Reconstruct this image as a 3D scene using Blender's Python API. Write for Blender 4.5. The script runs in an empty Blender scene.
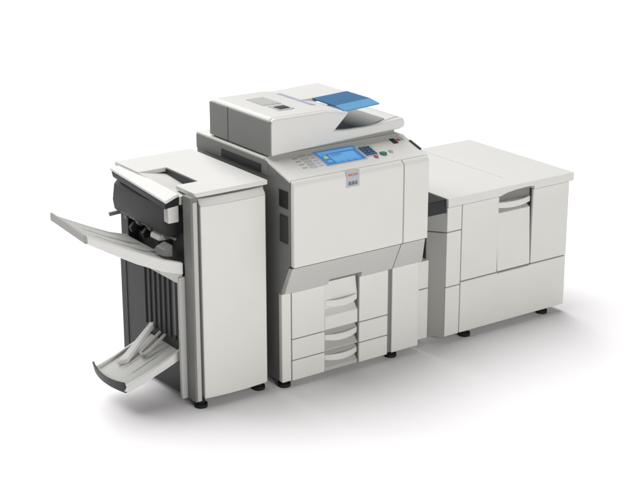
import bpy, bmesh, math
from mathutils import Vector

sc = bpy.context.scene
COL = sc.collection

# ------------------------------------------------------------------ camera
cd = bpy.data.cameras.new("camera")
cam = bpy.data.objects.new("camera", cd)
COL.objects.link(cam)
cam.location = (-3.394, -5.097, 2.718)
cam.rotation_euler = (math.pi / 2 - 0.3191, 0, -0.6146)
cd.sensor_width = 36
cd.lens = 36 * 1508 / 640
cd.clip_start = 0.1
cd.clip_end = 400
sc.camera = cam

# ------------------------------------------------------------------ studio light
w = bpy.data.worlds.new("World")
sc.world = w
w.use_nodes = True
w.node_tree.nodes["Background"].inputs[0].default_value = (1, 1, 1, 1)
w.node_tree.nodes["Background"].inputs[1].default_value = 0.05


def area(name, loc, target, sx, sy, power, color=(1, 1, 1), spread=180):
    l = bpy.data.lights.new(name, 'AREA')
    l.shape = 'RECTANGLE'
    l.size, l.size_y = sx, sy
    l.energy = power
    l.color = color
    l.spread = math.radians(spread)
    o = bpy.data.objects.new(name, l)
    COL.objects.link(o)
    o.location = loc
    o.rotation_euler = (Vector(target) - Vector(loc)).to_track_quat('-Z', 'Y').to_euler()
    return o


area("overhead_softbox", (-1.2, 12.5, 19.0), (1.0, 1.0, 0), 30, 30, 11900, (1, 0.995, 0.99))
area("key_softbox", (-0.2, -7.5, 2.1), (0.3, 0.0, 0.5), 5, 3, 168, (1, 0.992, 0.968), 120)

sc.view_settings.view_transform = 'Standard'
sc.view_settings.look = 'None'
sc.view_settings.exposure = 0.0
sc.view_settings.gamma = 1.0


# ------------------------------------------------------------------ materials
def mat(name, col, rough=0.45, bump=0.0, scale=900.0, vary=0.03, metal=0.0, emit=None, coat=0.0, spec=0.32):
    m = bpy.data.materials.new(name)
    m.use_nodes = True
    nt = m.node_tree
    b = nt.nodes["Principled BSDF"]
    b.inputs["Roughness"].default_value = rough
    b.inputs["Metallic"].default_value = metal
    b.inputs["Specular IOR Level"].default_value = spec
    b.inputs["Coat Weight"].default_value = coat
    tc = nt.nodes.new("ShaderNodeTexCoord")
    n = nt.nodes.new("ShaderNodeTexNoise")
    n.inputs["Scale"].default_value = 6.0
    n.inputs["Detail"].default_value = 5.0
    nt.links.new(tc.outputs["Object"], n.inputs["Vector"])
    r = nt.nodes.new("ShaderNodeValToRGB")
    c0 = [max(0, c * (1 - vary)) for c in col]
    c1 = [min(1, c * (1 + vary)) for c in col]
    r.color_ramp.elements[0].position = 0.3
    r.color_ramp.elements[1].position = 0.7
    r.color_ramp.elements[0].color = (*c0, 1)
    r.color_ramp.elements[1].color = (*c1, 1)
    nt.links.new(n.outputs["Fac"], r.inputs["Fac"])
    nt.links.new(r.outputs["Color"], b.inputs["Base Color"])
    if bump:
        n2 = nt.nodes.new("ShaderNodeTexNoise")
        n2.inputs["Scale"].default_value = scale
        n2.inputs["Detail"].default_value = 2.0
        nt.links.new(tc.outputs["Object"], n2.inputs["Vector"])
        bp = nt.nodes.new("ShaderNodeBump")
        bp.inputs["Strength"].default_value = bump
        bp.inputs["Distance"].default_value = 0.0005
        nt.links.new(n2.outputs["Fac"], bp.inputs["Height"])
        nt.links.new(bp.outputs["Normal"], b.inputs["Normal"])
    if emit:
        b.inputs["Emission Color"].default_value = (*emit[0], 1)
        b.inputs["Emission Strength"].default_value = emit[1]
    return m


CREAM = mat("cream_plastic", (0.605, 0.60, 0.572), 0.46, 0.15, vary=0.012)
WHITE = mat("white_plastic", (0.60, 0.597, 0.58), 0.46, 0.12, vary=0.01)
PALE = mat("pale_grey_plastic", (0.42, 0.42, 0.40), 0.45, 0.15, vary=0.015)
MID = mat("grey_plastic_and_shade", (0.165, 0.167, 0.158), 0.5, 0.2, vary=0.03)  # grey parts, deepened to carry the shade of left-facing sides too
SHADE_GREY = mat("shade_grey", (0.29, 0.288, 0.27), 0.5, 0.2, vary=0.02)  # grey that paints shade on left-facing and recessed surfaces
DARK = mat("charcoal_plastic", (0.028, 0.031, 0.030), 0.5, 0.2, vary=0.06)
BLACK = mat("black_plastic", (0.012, 0.013, 0.013), 0.5, vary=0.1)
RUBBER = mat("black_rubber", (0.01, 0.01, 0.01), 0.8, vary=0.1)
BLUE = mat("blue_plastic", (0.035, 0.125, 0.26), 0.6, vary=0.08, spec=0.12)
BLUEL = mat("blue_plastic_lit", (0.10, 0.27, 0.46), 0.6, vary=0.06, spec=0.12)  # lit tone of the tray blue, for its tilted front strip
NAVY = mat("navy_keys", (0.05, 0.09, 0.18), 0.45, vary=0.05)
LILAC = mat("lilac_print", (0.36, 0.38, 0.50), 0.5, vary=0.02)
RED = mat("red_key", (0.36, 0.09, 0.09), 0.4, vary=0.02)
GREEN = mat("green_key", (0.025, 0.155, 0.105), 0.4, vary=0.02)
LEDG = mat("green_lamp", (0.1, 0.5, 0.15), 0.4, vary=0.02, emit=((0.15, 0.8, 0.25), 0.25))
SCR = mat("screen_blue", (0.02, 0.06, 0.15), 0.2, vary=0.0, emit=((0.035, 0.17, 0.46), 0.85))
SCRL = mat("screen_light_blue", (0.05, 0.12, 0.2), 0.2, vary=0.0, emit=((0.11, 0.34, 0.66), 0.8))
SCRY = mat("screen_yellow_green", (0.3, 0.4, 0.05), 0.15, vary=0.0, emit=((0.26, 0.42, 0.16), 0.6))
BADGE = mat("badge_silver", (0.38, 0.405, 0.43), 0.35, vary=0.02, metal=0.2)
BADGED = mat("badge_ink", (0.12, 0.14, 0.16), 0.5, vary=0.02)
REDI = mat("badge_red", (0.62, 0.05, 0.07), 0.45, vary=0.02)
PRINT = mat("grey_print", (0.36, 0.36, 0.35), 0.5, vary=0.04)
FLOOR = mat("white_sweep", (0.92, 0.905, 0.92), 0.7, vary=0.004, spec=0.25)


# ------------------------------------------------------------------ mesh helpers
class MB:
    def __init__(self):
        self.bm = bmesh.new()

    def face(self, vs, mi=0):
        f = self.bm.faces.new(vs)
        f.material_index = mi
        return f

    def box(self, x0, x1, y0, y1, z0, z1, mi=0):
        return self.prism([(x0, z0), (x1, z0), (x1, z1), (x0, z1)], 'y', y0, y1, mi)

    def prism(self, poly, axis, a, b, mi=0):
        """poly: 2-D outline; axis y -> (x,z), x -> (y,z), z -> (x,y)"""
        def P(p, t):
            return {'y': (p[0], t, p[1]), 'x': (t, p[0], p[1]), 'z': (p[0], p[1], t)}[axis]
        A = [self.bm.verts.new(P(p, a)) for p in poly]
        B = [self.bm.verts.new(P(p, b)) for p in poly]
        n = len(poly)
        fs = [self.face(A, mi), self.face(B[::-1], mi)]
        for i in range(n):
            fs.append(self.face([A[i], B[i], B[(i + 1) % n], A[(i + 1) % n]], mi))
        return fs

    def hexa(self, pts, mi=0):
        """8 points: bottom ring of four, top ring of four"""
        v = [self.bm.verts.new(p) for p in pts]
        for q in ((0, 3, 2, 1), (4, 5, 6, 7), (0, 1, 5, 4), (1, 2, 6, 5), (2, 3, 7, 6), (3, 0, 4, 7)):
            self.face([v[i] for i in q], mi)

    def cyl(self, c, r, h, axis='z', n=24, mi=0, r2=None):
        r2 = r if r2 is None else r2
        A, B = [], []
        for i in range(n):
            t = 2 * math.pi * i / n
            u, v = math.cos(t), math.sin(t)
            for L, rr, d in ((A, r, 0), (B, r2, h)):
                p = {'z': (u * rr, v * rr, d), 'y': (u * rr, d, v * rr), 'x': (d, u * rr, v * rr)}[axis]
                L.append(self.bm.verts.new((c[0] + p[0], c[1] + p[1], c[2] + p[2])))
        self.face(A, mi)
        self.face(B[::-1], mi)
        for i in range(n):
            self.face([A[i], B[i], B[(i + 1) % n], A[(i + 1) % n]], mi)

    def bow(self, x0, x1, y, depth, z0, z1, th=0.012, drop=0.0, n=14, mi=0):
        """handle bar bowed towards the front (-y)"""
        rings = []
        for i in range(n + 1):
            s = i / n
            k = 1 - (2 * s - 1) ** 2
            x = x0 + (x1 - x0) * s
            yy = y - depth * k
            dz = -drop * k
            rings.append([self.bm.verts.new(p) for p in ((x, yy, z0 + dz), (x, yy, z1 + dz * 0.4), (x, yy + th, z1 + dz * 0.4), (x, yy + th, z0 + dz))])
        for a, b in zip(rings, rings[1:]):
            for j in range(4):
                self.face([a[j], b[j], b[(j + 1) % 4], a[(j + 1) % 4]], mi)
        self.face(rings[0], mi)
        self.face(rings[-1][::-1], mi)

    def tube(self, pts, r, n=10, mi=0):
        rings = []
        pts = [Vector(p) for p in pts]
        for i, p in enumerate(pts):
            d = (pts[min(i + 1, len(pts) - 1)] - pts[max(i - 1, 0)]).normalized()
            u = d.cross(Vector((0.13, 0.31, 1))).normalized()
            v = d.cross(u)
            rings.append([self.bm.verts.new(p + r * (math.cos(2 * math.pi * k / n) * u + math.sin(2 * math.pi * k / n) * v)) for k in range(n)])
        for a, b in zip(rings, rings[1:]):
            for j in range(n):
                self.face([a[j], b[j], b[(j + 1) % n], a[(j + 1) % n]], mi)
        self.face(rings[0][::-1], mi)
        self.face(rings[-1], mi)

    def build(self, name, mats, parent=None, bevel=0.004, seg=3):
        bm = self.bm
        bmesh.ops.recalc_face_normals(bm, faces=bm.faces[:])
        me = bpy.data.meshes.new(name)
        bm.to_mesh(me)
        bm.free()
        for m in (mats if isinstance(mats, (list, tuple)) else [mats]):
            me.materials.append(m)
        for p in me.polygons:
            p.use_smooth = True
        me.set_sharp_from_angle(angle=math.radians(35))
        o = bpy.data.objects.new(name, me)
        COL.objects.link(o)
        if parent is not None:
            o.parent = parent
            # children keep world coordinates
            wm = Vector((0, 0, 0))
            q = parent
            while q is not None:
                wm += q.location
                q = q.parent
            o.location = -wm
        if bevel:
            b = o.modifiers.new("bevel", 'BEVEL')
            b.width = bevel
            b.segments = seg
            b.limit_method = 'ANGLE'
            b.angle_limit = math.radians(40)
            b.harden_normals = True
        return o


def carve(o, cutter_mb):
    """cut a hollow out of a mesh (applied at once, before its bevel)"""
    c = cutter_mb.build("cutter", BLACK, None, 0)
    mods = [(b.width, b.segments) for b in o.modifiers]
    o.modifiers.clear()
    bo = o.modifiers.new("cut", 'BOOLEAN')
    bo.operation = 'DIFFERENCE'
    bo.solver = 'EXACT'
    bo.object = c
    bpy.context.view_layer.update()
    me = bpy.data.meshes.new_from_object(o.evaluated_get(bpy.context.evaluated_depsgraph_get()))
    o.modifiers.clear()
    o.data = me
    bpy.data.objects.remove(c)
    for wd, sg in mods:
        b = o.modifiers.new("bevel", 'BEVEL')
        b.width, b.segments = wd, sg
        b.limit_method = 'ANGLE'
        b.angle_limit = math.radians(40)
        b.harden_normals = True


def thing(name, label, cat, loc):
    o = bpy.data.objects.new(name, None)
    COL.objects.link(o)
    o.location = loc
    o.empty_display_size = 0.1
    o["label"] = label
    o["category"] = cat
    return o


def B(name, mats, parent, *dims, bevel=0.004, seg=3):
    m = MB()
    m.box(*dims)
    return m.build(name, mats, parent, bevel, seg)


def foot(parent, x, y, h=0.03, r=0.029):
    m = MB()
    m.cyl((x, y, 0.0), r, 0.017)
    m.cyl((x, y, 0.016), r * 0.6, h)
    return m.build("foot", RUBBER, parent, 0.002)


# ------------------------------------------------------------------ floor
m = MB()
m.box(-60, 70, -40, 90, -0.2, 0.0)
fl = m.build("studio_floor", FLOOR, None, 0)
fl["kind"] = "structure"

# ================================================================== COPIER
cop = thing("copier", "large cream office copier with blue touch screen and document feeder on top, in the middle", "copier", (0.36, 0.34, 0))

# lower and upper cabinet (guessed grey that also carries the left side's shade)
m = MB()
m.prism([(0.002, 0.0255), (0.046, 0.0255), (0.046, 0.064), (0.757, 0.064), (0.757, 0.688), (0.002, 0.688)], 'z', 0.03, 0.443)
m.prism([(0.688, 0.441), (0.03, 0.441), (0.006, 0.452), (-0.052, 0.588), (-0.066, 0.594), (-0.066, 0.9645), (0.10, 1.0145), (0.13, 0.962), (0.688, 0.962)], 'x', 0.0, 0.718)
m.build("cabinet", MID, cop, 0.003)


def pz(y):
    """height of the sloped operation panel"""
    return 0.968 + 0.30 * (y + 0.092)


# front doors of the upper body, rounded over at the top
def rounded_door(x0, x1):
    pr = [(-0.070, 0.592), (-0.097, 0.592)]
    for k in range(9):
        a = math.radians(180 - 73.3 * k / 8)
        pr.append((-0.070 + 0.027 * math.cos(a), pz(-0.0778) - 0.02586 + 0.027 * math.sin(a)))
    pr.append((-0.070, pz(-0.070)))
    m = MB()
    m.prism(pr, 'x', x0, x1)
    return m


d1 = rounded_door(0.001, 0.588).build("front_door", CREAM, cop, 0.007, 4)
d2 = rounded_door(0.5915, 0.730).build("side_door", CREAM, cop, 0.007, 4)

# slanted band between doors and drawers
def slope(poly, mt):
    """plate on the slanted band from an outline of (x, z)"""
    m = MB()
    def y_of(z):
        return -0.022 - 0.062 * (z - 0.452) / 0.134
    F = [m.bm.verts.new((x, y_of(z), z)) for x, z in poly]
    K = [m.bm.verts.new((x, y_of(z) + 0.03, z - 0.004)) for x, z in poly]
    n = len(poly)
    m.face(F)
    m.face(K[::-1])
    for i in range(n):
        m.face([F[i], K[i], K[(i + 1) % n], F[(i + 1) % n]])
    return m.build("slanted_panel", mt, cop, 0.002, 2)


slope([(0.001, 0.452), (0.232, 0.452), (0.232, 0.478), (0.41, 0.478), (0.41, 0.452), (0.5875, 0.452), (0.5875, 0.586), (0.001, 0.586)], PALE)
slope([(0.5915, 0.452), (0.762, 0.452), (0.726, 0.586), (0.5915, 0.586)], PALE)

# left front pillar and lower right door
B("front_pillar", CREAM, cop, 0.0, 0.049, -0.002, 0.025, 0.03, 0.446, bevel=0.005)
B("lower_side_door", CREAM, cop, 0.606, 0.763, -0.003, 0.07, 0.03, 0.446, bevel=0.005)
B("door_gap", MID, cop, 0.585, 0.604, 0.006, 0.07, 0.032, 0.444, bevel=0.002)

# paper drawers
DR = [(0.226, 0.443), (0.126, 0.2225), (0.028, 0.1225)]
RC = [[(0.0495, 0.227), (0.001, 0.227), (0.001, 0.290), (0.026, 0.318), (0.026, 0.345), (0.008, 0.345), (0.005, 0.366), (0.016, 0.425), (0.020, 0.462), (0.0495, 0.462)],
      [(0.0495, 0.127), (0.001, 0.127), (0.001, 0.132), (0.028, 0.162), (0.028, 0.186), (0.008, 0.186), (0.006, 0.203), (0.026, 0.2225), (0.0495, 0.2225)],
      [(0.0495, 0.028), (0.001, 0.028), (0.001, 0.044), (0.028, 0.072), (0.028, 0.090), (0.008, 0.090), (0.006, 0.106), (0.026, 0.1225), (0.0495, 0.1225)]]
HZ = [(0.338, 0.368), (0.177, 0.2045), (0.081, 0.1075)]
for k, (z0, z1) in enumerate(DR):
    m = MB()
    m.prism([(0.053, -0.002), (0.2285, -0.002), (0.2285, 0.050), (0.4195, 0.050), (0.4195, -0.002), (0.582, -0.002), (0.582, 0.062), (0.053, 0.062)], 'z', z0, z1)
    dr = m.build("paper_drawer", CREAM, cop, 0.003)
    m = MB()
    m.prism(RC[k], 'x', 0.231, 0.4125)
    m.build("handle_recess", CREAM if k == 0 else PALE, dr, 0.003)  # lower scoops use a greyer tone to paint their inner shade
    m = MB()
    m.bow(0.2315, 0.412, 0.004, 0.016, HZ[k][0], HZ[k][1], th=0.024, drop=0.010)
    m.build("handle", CREAM, dr, 0.005, 4)
# dark strip right of the handle column
B("handle_gap", MID, cop, 0.413, 0.4193, 0.001, 0.0485, 0.03, 0.474, bevel=0)

# left side of the copier: openings towards the finisher
B("side_port", BLACK, cop, -0.003, 0.02, -0.058, 0.012, 0.845, 0.925, bevel=0.004)
m = MB()
m.box(-0.004, 0.02, -0.056, 0.006, 0.69, 0.815)
m.box(-0.008, 0.01, -0.048, -0.004, 0.70, 0.805)
m.build("side_latch_cover", DARK, cop, 0.003)

# sloped operation panel
pan_m = MB()
pan_m.prism([(-0.0685, pz(-0.0685) - 0.011), (-0.0685, pz(-0.0685) - 0.0005), (0.092, pz(0.092)), (0.1165, 1.0325), (0.1165, 1.020), (0.092, pz(0.092) - 0.011)], 'x', -0.002, 0.742)
panel = pan_m.build("operation_panel", WHITE, cop, 0.002, 2)


def on_panel(name, mats, quads, parent, bevel=0.001):
    """flat pads on the slope: (x0,x1,y0,y1,height,matindex,base)"""
    m = MB()
    for q in quads:
        x0, x1, y0, y1, h, mi = q[:6]
        base = q[6] if len(q) > 6 else -0.004
        m.hexa([(x0, y0, pz(y0) + base), (x1, y0, pz(y0) + base), (x1, y1, pz(y1) + base), (x0, y1, pz(y1) + base),
                (x0, y0, pz(y0) + h), (x1, y0, pz(y0) + h), (x1, y1, pz(y1) + h), (x0, y1, pz(y1) + h)], mi)
    return m.build(name, mats, parent, bevel, 2)


on_panel("touch_screen", [SCR, SCRL, SCRY], [
    (0.235, 0.440, -0.015, 0.090, 0.003, 0),
    (0.243, 0.432, 0.066, 0.083, 0.0036, 1),
    (0.285, 0.418, 0.000, 0.056, 0.0036, 1),
    (0.292, 0.352, 0.044, 0.050, 0.0042, 0),
    (0.292, 0.330, 0.034, 0.037, 0.0042, 0),
    (0.243, 0.276, 0.055, 0.060, 0.0040, 1),
    (0.285, 0.314, -0.010, -0.003, 0.0040, 1),
    (0.320, 0.349, -0.010, -0.003, 0.0040, 1),
    (0.355, 0.384, -0.010, -0.003, 0.0040, 1),
    (0.390, 0.418, -0.010, -0.003, 0.0040, 1),
    (0.252, 0.272, 0.030, 0.048, 0.0042, 2),
    (0.252, 0.274, 0.000, 0.014, 0.0040, 1)], panel, 0)
on_panel("screen_frame", PALE, [
    (0.228, 0.2345, -0.021, 0.096, 0.0015, 0), (0.4405, 0.447, -0.021, 0.096, 0.0015, 0),
    (0.2345, 0.4405, -0.021, -0.0155, 0.0015, 0), (0.2345, 0.4405, 0.0905, 0.096, 0.0015, 0)], panel, 0)
# function keys left of the screen
q = []
for i in range(5):
    y = -0.012 + i * 0.021
    q.append((0.150, 0.186, y, y + 0.012, 0.003, 0))
    q.append((0.196, 0.219, y + 0.002, y + 0.009, 0.0018, 1))
for i in range(4):
    q.append((0.112, 0.138, -0.006 + i * 0.025, 0.004 + i * 0.025, 0.0015, 2))
on_panel("function_keys", [PALE, LILAC, PRINT], q, panel)
# number keys
q = [(0.450, 0.517, -0.006, 0.068, 0.002, 1)]
for i in range(3):
    for j in range(4):
        q.append((0.455 + i * 0.0205, 0.471 + i * 0.0205, 0.000 + j * 0.017, 0.0125 + j * 0.017, 0.0065, 0))
on_panel("number_keys", [NAVY, LILAC], q, panel)
for nm, mt, x, y, r in (("stop_key", RED, 0.492, -0.018, 0.010), ("start_key", GREEN, 0.541, -0.004, 0.017),
                        ("clear_key", PRINT, 0.586, 0.0, 0.010), ("status_lamp", LEDG, 0.528, 0.062, 0.006),
                        ("status_lamp", LEDG, 0.462, 0.080, 0.005)):
    m = MB()
    m.cyl((x, y, pz(y) - 0.004), r, 0.010 if r > 0.008 else 0.0065, n=28)
    m.build(nm, mt, panel, 0.0015)
on_panel("main_switch", [BLACK, RED, PRINT], [(0.645, 0.672, 0.052, 0.092, 0.002, 0), (0.676, 0.694, 0.066, 0.082, 0.002, 1), (0.70, 0.716, 0.066, 0.082, 0.002, 2)], panel)
# dark catch on the right edge of the panel
on_panel("side_catch", DARK, [(0.729, 0.741, -0.025, 0.052, 0.006, 0, -0.02)], panel)

# badge on the front door
m = MB()
m.box(0.272, 0.341, -0.0995, -0.094, 0.904, 0.977)
bd = m.build("badge", BADGE, d1, 0.001)
m = MB()
m.prism([(0.281, 0.914), (0.331, 0.914), (0.331, 0.917), (0.329, 0.917), (0.329, 0.930), (0.319, 0.930), (0.319, 0.917), (0.315, 0.917), (0.315, 0.930), (0.301, 0.930), (0.301, 0.917),
         (0.297, 0.917), (0.297, 0.930), (0.283, 0.930), (0.283, 0.917), (0.281, 0.917)], 'y', -0.1002, -0.097)
m.build("badge_print", BADGED, bd, 0)


def text(name, s, size, loc, rot, mt, parent, ext=0.0006):
    c = bpy.data.curves.new(name, 'FONT')
    c.body = s
    c.size = size
    c.extrude = ext
    c.offset = 0.0004
    c.align_x = 'CENTER'
    c.align_y = 'CENTER'
    t = bpy.data.objects.new(name, c)
    COL.objects.link(t)
    bpy.context.view_layer.update()
    dg = bpy.context.evaluated_depsgraph_get()
    me = bpy.data.meshes.new_from_object(t.evaluated_get(dg))
    bpy.data.objects.remove(t)
    me.materials.clear()
    me.materials.append(mt)
    o = bpy.data.objects.new(name, me)
    COL.objects.link(o)
    o.rotation_euler = rot
    o.parent = parent
    wm = Vector((0, 0, 0))
    qq = parent
    while qq is not None:
        wm += qq.location
        qq = qq.parent
    o.location = Vector(loc) - wm
    return o


text("badge_letters", "RICOH", 0.0165, (0.3065, -0.0997, 0.9585), (math.pi / 2, 0, 0), REDI, bd)

# scanner slab under the feeder
m = MB()
m.box(0.0, 0.735, 0.1185, 0.69, 0.9635, 1.034)
slab = m.build("scanner_housing", CREAM, cop, 0.006)
B("side_cover", MID, slab, -0.003, 0.01, 0.098, 0.688, 0.957, 1.024, bevel=0.002)  # guessed grey with the left side's shade in its colour
B("vent_slot", BLACK, slab, -0.0055, 0.005, 0.145, 0.47, 0.962, 1.002, bevel=0.003)
B("gap_shade", SHADE_GREY, slab, 0.03, 0.71, 0.135, 0.57, 1.03, 1.062, bevel=0)  # grey strip painted in for the shadow band under the feeder

# --- automatic document feeder
m = MB()
m.prism([(0.014, 1.042), (0.014, 1.186), (0.030, 1.203), (0.30, 1.200), (0.424, 1.180), (0.345, 1.110), (0.345, 1.050)], 'y', 0.112, 0.588)
adf = m.build("document_feeder", WHITE, cop, 0.018, 6)
m = MB()
m.prism([(0.014, 1.042), (0.014, 1.186), (0.030, 1.203), (0.30, 1.200), (0.424, 1.180), (0.348, 1.110), (0.42, 1.1035), (0.50, 1.101), (0.60, 1.104), (0.69, 1.113), (0.724, 1.115), (0.735, 1.092), (0.730, 1.067), (0.33, 1.053)], 'y', 0.086, 0.116)
m.build("front_cover", WHITE, adf, 0.010, 5)
for y0, y1 in ((0.092, 0.425), (0.4275, 0.582)):
    B("end_cover", MID, adf, 0.006, 0.02, y0, y1, 1.041, 1.193, bevel=0.005)  # guessed grey, shade of the left end put into the colour
# platen cover with the concave delivery tray
m = MB()
m.prism([(0.340, 1.052), (0.340, 1.088), (0.40, 1.074), (0.46, 1.072), (0.53, 1.080), (0.60, 1.098), (0.66, 1.114), (0.705, 1.120), (0.727, 1.112), (0.735, 1.092), (0.730, 1.056)], 'y', 0.112, 0.588)
plat = m.build("platen_cover", WHITE, adf, 0.005)
m = MB()
m.prism([(0.342, 1.107), (0.352, 1.097), (0.40, 1.083), (0.46, 1.081), (0.53, 1.088), (0.60, 1.104), (0.645, 1.1145), (0.645, 1.106), (0.60, 1.096), (0.53, 1.078), (0.46, 1.070), (0.40, 1.072), (0.342, 1.086)], 'y', 0.125, 0.52)
m.build("delivery_slope_shade", SHADE_GREY, plat, 0.002)  # grey insert paints the dimness of the left-facing tray slope
m = MB()
m.prism([(0.43, 1.085), (0.50, 1.110), (0.57, 1.148), (0.60, 1.150), (0.60, 1.10), (0.50, 1.083)], 'y', 0.40, 0.425)
m.build("paper_guide", PALE, plat, 0.003)
# original table with the blue tray
m = MB()
m.prism([(0.34, 1.17), (0.34, 1.1945), (0.42, 1.1955), (0.60, 1.201), (0.604, 1.197), (0.60, 1.190), (0.44, 1.176)], 'y', 0.356, 0.585)
m.build("original_table", WHITE, adf, 0.003)
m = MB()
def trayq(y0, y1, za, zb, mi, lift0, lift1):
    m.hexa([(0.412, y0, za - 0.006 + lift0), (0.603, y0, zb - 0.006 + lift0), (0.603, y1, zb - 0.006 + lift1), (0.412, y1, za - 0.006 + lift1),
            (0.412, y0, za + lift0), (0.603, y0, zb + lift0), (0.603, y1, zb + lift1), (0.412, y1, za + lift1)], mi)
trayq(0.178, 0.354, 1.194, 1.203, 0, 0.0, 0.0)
trayq(0.108, 0.178, 1.194, 1.203, 1, -0.010, 0.0)  # front strip beyond the fold, light painted in as lighter blue
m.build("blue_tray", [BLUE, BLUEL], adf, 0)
# details on the lid of the feeder
m = MB()
m.box(0.128, 0.222, 0.322, 0.47, 1.19, 1.2035)
for i in range(4):
    m.box(0.14 + 0.02 * i, 0.152 + 0.02 * i, 0.335, 0.455, 1.19, 1.2045, 1)
m.build("guide_label", [PRINT, PALE], adf, 0.001)
m = MB()
m.box(0.132, 0.214, 0.205, 0.30, 1.19, 1.2045)
m.box(0.146, 0.200, 0.222, 0.272, 1.19, 1.2075, 1)
m.build("lid_catch", [PRINT, BLACK], adf, 0.003)
m = MB()
m.prism([(0.322, 1.18), (0.322, 1.1995), (0.348, 1.1955), (0.348, 1.18)], 'y', 0.24, 0.51)
m.build("size_scale", LILAC, adf, 0.001)

for x, y in ((0.03, 0.03), (0.625, 0.03), (0.03, 0.62), (0.73, 0.62)):
    foot(cop, x, y)

# ================================================================== FINISHER
fin = thing("finisher", "grey and cream finisher unit with protruding output trays, left of the copier", "finisher", (-0.23, 0.35, 0))
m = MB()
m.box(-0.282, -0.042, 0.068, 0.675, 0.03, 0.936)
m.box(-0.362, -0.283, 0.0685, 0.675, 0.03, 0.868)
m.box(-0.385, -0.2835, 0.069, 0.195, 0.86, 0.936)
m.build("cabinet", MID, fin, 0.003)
m = MB()
m.box(-0.42, -0.360, 0.128, 0.664, 0.03, 0.60)
for i in range(7):
    y = 0.185 + 0.043 * i
    m.box(-0.427, -0.41, y, y + 0.016, 0.27, 0.585)
m.box(-0.424, -0.41, 0.62, 0.672, 0.032, 0.60)
m.build("side_panel", DARK, fin, 0.004)
B("rear_upright", DARK, fin, -0.415, -0.358, 0.60, 0.668, 0.601, 0.93, bevel=0.004)
# corner post with its light front strip
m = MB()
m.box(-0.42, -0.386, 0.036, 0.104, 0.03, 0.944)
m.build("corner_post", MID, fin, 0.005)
B("post_strip", PALE, fin, -0.413, -0.393, 0.030, 0.05, 0.035, 0.925, bevel=0.003)
B("side_fin", PALE, fin, -0.446, -0.41, 0.104, 0.124, 0.03, 0.585, bevel=0.004)
B("chute_block", WHITE, fin, -0.462, -0.41, 0.150, 0.19, 0.812, 0.888, bevel=0.005)
# front door, slightly bulged with a bright chamfer on top
m = MB()
N = 12
pl = [(-0.378, 0.062), (-0.378, 0.030)]
for i in range(N + 1):
    s = i / N
    pl.append((-0.372 + 0.31 * s, 0.027 - 0.010 * (1 - (2 * s - 1) ** 2)))
pl += [(-0.052, 0.040), (-0.050, 0.062)]
m.prism(pl, 'z', 0.042, 0.903)
# chamfered cap
A = [(x, y) for x, y in pl]
lo = [m.bm.verts.new((x, y, 0.9032)) for x, y in A]
hi = [m.bm.verts.new((x, y + (0.024 if y < 0.045 else 0.02), 0.931)) for x, y in A]
for i in range(len(A)):
    j = (i + 1) % len(A)
    m.face([lo[i], lo[j], hi[j], hi[i]])
m.face(hi[::-1])
m.face(lo)
m.build("front_door", CREAM, fin, 0.003)
# top cover with the sunk proof tray
m = MB()
m.prism([(-0.394, 0.046), (-0.036, 0.046), (-0.036, 0.686), (-0.424, 0.686), (-0.424, 0.468), (-0.284, 0.468), (-0.284, 0.200), (-0.394, 0.200)], 'z', 0.938, 0.958)
tc = m.build("top_cover", WHITE, fin, 0.003)
m = MB()
m.hexa([(-0.43, 0.106, 0.900), (-0.286, 0.202, 0.870), (-0.286, 0.4675, 0.870), (-0.424, 0.4675, 0.925),
        (-0.43, 0.106, 0.936), (-0.286, 0.202, 0.906), (-0.286, 0.4675, 0.930), (-0.424, 0.4675, 0.9555)])
m.build("proof_tray", CREAM, tc, 0.002)
B("recess_shade", DARK, tc, -0.291, -0.2845, 0.203, 0.465, 0.86, 0.953, bevel=0)  # dark sheet painting the shade inside the lid's dip
# flap over the delivery slot
m = MB()
m.hexa([(-0.512, 0.080, 0.922), (-0.432, 0.108, 0.936), (-0.400, 0.650, 0.936), (-0.468, 0.650, 0.930),
        (-0.514, 0.080, 0.936), (-0.432, 0.106, 0.952), (-0.400, 0.652, 0.950), (-0.470, 0.652, 0.944)])
fp = m.build("slot_flap", WHITE, fin, 0.008, 4)
m = MB()
m.hexa([(-0.506, 0.10, 0.895), (-0.42, 0.12, 0.895), (-0.41, 0.640, 0.895), (-0.46, 0.640, 0.902),
        (-0.506, 0.092, 0.921), (-0.42, 0.112, 0.934), (-0.41, 0.646, 0.934), (-0.464, 0.646, 0.929)])
m.build("flap_underside", BLACK, fp, 0.004)
# fascia
m = MB()
m.prism([(-0.36, 0.745), (-0.43, 0.735), (-0.455, 0.755), (-0.462, 0.80), (-0.452, 0.87), (-0.43, 0.893), (-0.36, 0.893)], 'y', 0.192, 0.65)
m.build("chute_cover", DARK, fin, 0.006)
m = MB()
m.tube([(-0.40, 0.648, 0.735), (-0.44, 0.655, 0.732), (-0.475, 0.66, 0.728)], 0.010)
m.build("sensor_arm", MID, fin, 0)
# roller shaft in the delivery slot
m = MB()
m.cyl((-0.405, 0.20, 0.722), 0.006, 0.43, 'y', 14)
sh = m.build("roller_shaft", PALE, fin, 0)
for y in (0.255, 0.385, 0.49, 0.60):
    m = MB()
    m.cyl((-0.405, y, 0.722), 0.017, 0.028, 'y', 20)
    m.build("roller", MID, sh, 0.002)
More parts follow.
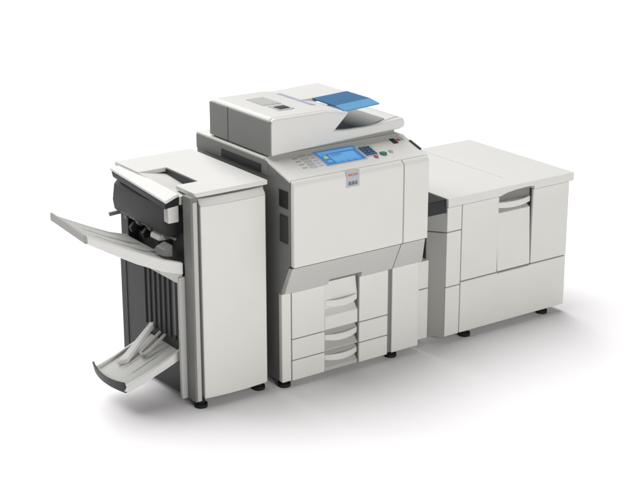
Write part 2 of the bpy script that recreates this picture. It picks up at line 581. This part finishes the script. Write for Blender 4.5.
# paddles in the delivery slot
for y in (0.30, 0.43, 0.54):
    m = MB()
    m.prism([(-0.36, 0.70), (-0.41, 0.715), (-0.435, 0.69), (-0.425, 0.665), (-0.40, 0.67), (-0.36, 0.66)], 'y', y, y + 0.02)
    m.build("paddle", DARK, fin, 0.003)
m = MB()
m.hexa([(-0.445, 0.27, 0.70), (-0.40, 0.27, 0.70), (-0.40, 0.35, 0.70), (-0.445, 0.35, 0.70),
        (-0.440, 0.27, 0.722), (-0.40, 0.27, 0.735), (-0.40, 0.35, 0.735), (-0.440, 0.35, 0.722)])
m.build("paper_stop", WHITE, fin, 0.006)

# shift tray
m = MB()
s = [(-0.424, 0.602), (-0.52, 0.632), (-0.64, 0.688), (-0.76, 0.757), (-0.855, 0.815),
     (-0.858, 0.842), (-0.76, 0.790), (-0.64, 0.728), (-0.52, 0.672), (-0.424, 0.640)]
m.prism(s, 'y', 0.125, 0.575)
# front and back rims
def rim(y0, y1, up):
    t = [(-0.424, 0.594), (-0.52, 0.626), (-0.64, 0.683), (-0.76, 0.752), (-0.86, 0.812),
         (-0.862, 0.842 + up), (-0.76, 0.790 + up), (-0.64, 0.730 + up), (-0.52, 0.674 + up), (-0.424, 0.642 + up)]
    m.prism(t, 'y', y0, y1)
for i in range(2):
    y = 0.27 + 0.14 * i
    m.prism([(-0.46, 0.648), (-0.64, 0.726), (-0.76, 0.788), (-0.76, 0.792), (-0.64, 0.7315), (-0.46, 0.6585)], 'y', y, y + 0.012)
tray = m.build("output_tray", PALE, fin, 0.004)
for a in ((0.103, 0.127, 0.006), (0.573, 0.592, 0.003)):
    m = MB()
    rim(*a)
    m.build("tray_side", WHITE, tray, 0.006, 4)
m = MB()
m.hexa([(-0.872, 0.103, 0.816), (-0.861, 0.103, 0.812), (-0.846, 0.592, 0.806), (-0.856, 0.592, 0.810),
        (-0.874, 0.103, 0.852), (-0.861, 0.103, 0.850), (-0.846, 0.592, 0.846), (-0.858, 0.592, 0.848)])
m.build("tray_end", SHADE_GREY, tray, 0.005)  # greyed to paint the shaded, left-facing edge
# the outer end is cut at a slant: shorter towards the rear
for o in [tray] + [c for c in bpy.data.objects if c.parent == tray]:
    for v in o.data.vertices:
        if v.co.x < -0.5:
            d = 0.068 * (-v.co.x - 0.5) / 0.36 * (v.co.y - 0.103) / 0.489
            v.co.x += d
            v.co.z -= 0.54 * d
m = MB()
m.prism([(-0.424, 0.556), (-0.455, 0.562), (-0.53, 0.618), (-0.53, 0.640), (-0.424, 0.606)], 'y', 0.112, 0.585)
m.build("tray_bracket", PALE, tray, 0.004)
m = MB()
m.hexa([(-0.49, 0.16, 0.672), (-0.44, 0.16, 0.66), (-0.44, 0.25, 0.66), (-0.49, 0.25, 0.672),
        (-0.48, 0.16, 0.70), (-0.44, 0.16, 0.715), (-0.44, 0.23, 0.715), (-0.48, 0.23, 0.70)])
m.build("side_fence", MID, tray, 0.005)

# booklet tray
m = MB()
pr = [(-0.418, 0.205), (-0.50, 0.172), (-0.60, 0.136), (-0.675, 0.112), (-0.70, 0.118), (-0.70, 0.128), (-0.675, 0.124), (-0.60, 0.150), (-0.50, 0.190), (-0.418, 0.228)]
m.prism(pr, 'y', 0.165, 0.42)
bt = m.build("booklet_tray", PALE, fin, 0.003)
for y0, y1, up in ((0.148, 0.166, 0.012), (0.419, 0.434, 0.010)):
    m = MB()
    m.prism([(-0.418, 0.198), (-0.50, 0.165), (-0.60, 0.129), (-0.68, 0.104), (-0.70, 0.115), (-0.69, 0.128 + up * 0.6), (-0.60, 0.152 + up), (-0.50, 0.192 + up), (-0.418, 0.230 + up)], 'y', y0, y1)
    m.build("tray_rim", WHITE, bt, 0.004)
m = MB()
for y in (0.24, 0.31):
    m.prism([(-0.45, 0.203), (-0.60, 0.142), (-0.66, 0.120), (-0.66, 0.1275), (-0.60, 0.1525), (-0.45, 0.2165)], 'y', y, y + 0.010)
m.build("tray_ribs", PALE, bt, 0.002)
m = MB()
rings = []
for i in range(15):
    t = i / 14
    k = 1 - (2 * t - 1) ** 2
    y = 0.150 + 0.284 * t
    xo = -0.694 - 0.022 * k
    up = 0.146 + 0.010 * (1 - k)
    rings.append([m.bm.verts.new(p) for p in ((xo, y, 0.104), (xo - 0.012, y, up), (xo - 0.002, y, up), (xo + 0.012, y, 0.108))])
for a, b in zip(rings, rings[1:]):
    for j in range(4):
        m.face([a[j], b[j], b[(j + 1) % 4], a[(j + 1) % 4]])
m.face(rings[0])
m.face(rings[-1][::-1])
m.build("tray_lip", DARK, bt, 0.003)
m = MB()
m.hexa([(-0.625, 0.355, 0.142), (-0.585, 0.325, 0.152), (-0.41, 0.385, 0.268), (-0.41, 0.415, 0.268),
        (-0.625, 0.360, 0.160), (-0.585, 0.330, 0.172), (-0.41, 0.388, 0.296), (-0.41, 0.418, 0.296)])
m.build("press_arm", WHITE, bt, 0.007, 4)
m = MB()
m.tube([(-0.41, 0.325, 0.275), (-0.46, 0.325, 0.238), (-0.505, 0.322, 0.208), (-0.53, 0.312, 0.196), (-0.535, 0.300, 0.194), (-0.527, 0.290, 0.198), (-0.50, 0.285, 0.211), (-0.46, 0.284, 0.238), (-0.41, 0.284, 0.275)], 0.007)
m.build("stop_loop", PALE, bt, 0)
B("guide_bar", MID, fin, -0.434, -0.418, 0.168, 0.180, 0.30, 0.57, bevel=0.003)
for x, y in ((-0.385, 0.055), (-0.08, 0.07), (-0.385, 0.62), (-0.08, 0.62)):
    foot(fin, x, y)

# ================================================================== LARGE CAPACITY PAPER CABINET
pc = thing("paper_cabinet", "low cream paper cabinet with flat hinged lid and centre handle, right of the copier", "paper cabinet", (1.31, 0.38, 0))
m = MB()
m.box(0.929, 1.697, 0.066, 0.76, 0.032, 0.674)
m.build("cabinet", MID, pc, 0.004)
# lid in two leaves
m = MB()
m.box(0.921, 1.718, -0.010, 0.772, 0.679, 0.720)
lid = m.build("lid", WHITE, pc, 0.006, 4)
m = MB()
m.box(1.3662, 1.3694, 0.115, 0.80, 0.708, 0.74)
carve(lid, m)
m = MB()
m.prism([(1.247, 0.66), (1.247, 0.681), (1.285, 0.690), (1.34, 0.696), (1.40, 0.698), (1.44, 0.6975), (1.4575, 0.692), (1.4575, 0.66)], 'y', -0.03, 0.032)
carve(lid, m)
# narrow front column (upper, middle, lower pieces)
for z0, z1 in ((0.5555, 0.674), (0.2835, 0.5525), (0.034, 0.2805)):
    B("column_cover", CREAM, pc, 0.926, 1.0135, 0.0, 0.068, z0, z1, bevel=0.004)
B("left_door", CREAM, pc, 1.0175, 1.2435, 0.0, 0.068, 0.296, 0.674, bevel=0.004)
B("right_door", CREAM, pc, 1.4625, 1.700, 0.0, 0.068, 0.296, 0.674, bevel=0.004)
lp = B("lower_panel", CREAM, pc, 1.0175, 1.700, 0.0, 0.068, 0.034, 0.2915, bevel=0.004)
B("ledge", WHITE, lp, 1.250, 1.452, -0.005, 0.01, 0.281, 0.2905, bevel=0.003)
# centre door with the recessed grip
m = MB()
m.prism([(0.066, 0.297), (0.001, 0.297), (-0.001, 0.303), (0.014, 0.586), (0.046, 0.602), (0.050, 0.676), (0.066, 0.676)], 'x', 1.246, 1.456)
cdr = m.build("centre_door", CREAM, pc, 0.003)
m = MB()
m.bow(1.247, 1.4555, 0.014, 0.014, 0.612, 0.641, th=0.012, drop=0.006)
m.build("handle", CREAM, cdr, 0.005)
m = MB()
m.prism([(1.2485, 0.640), (1.2485, 0.680), (1.285, 0.6885), (1.34, 0.6945), (1.40, 0.6965), (1.44, 0.696), (1.4555, 0.690), (1.4555, 0.640)], 'y', 0.0205, 0.0305)
m.build("grip_recess", MID, cdr, 0)  # back wall greyed to paint the shade inside the grip
B("door_gap", DARK, pc, 1.456, 1.4605, 0.012, 0.06, 0.297, 0.676, bevel=0)
# docking side towards the copier
m = MB()
m.hexa([(0.862, 0.074, 0.03), (0.9245, 0.003, 0.03), (0.9275, 0.09, 0.03), (0.88, 0.10, 0.03),
        (0.862, 0.074, 0.5515), (0.9245, 0.003, 0.5515), (0.9275, 0.09, 0.5515), (0.88, 0.10, 0.5515)])
m.hexa([(0.862, 0.074, 0.5555), (0.9245, 0.003, 0.5555), (0.9275, 0.09, 0.5555), (0.88, 0.10, 0.5555),
        (0.862, 0.074, 0.648), (0.9245, 0.003, 0.648), (0.9275, 0.09, 0.648), (0.88, 0.10, 0.648)])
m.build("docking_cover", SHADE_GREY, pc, 0.003)  # greyed to carry the shade of the left-facing wall
m = MB()
for z0, z1 in ((0.03, 0.279), (0.283, 0.42)):
    m.box(0.785, 0.861, 0.050, 0.62, z0, z1)
m.build("docking_plate", CREAM, pc, 0.003)  # front strip, extended back unseen to block light through the gap
B("docking_head", BLACK, pc, 0.80, 0.9225, 0.004, 0.30, 0.650, 0.716, bevel=0.004)
for x, y in ((1.075, 0.03), (1.59, 0.04), (1.0, 0.70), (1.6, 0.70)):
    foot(pc, x, y)
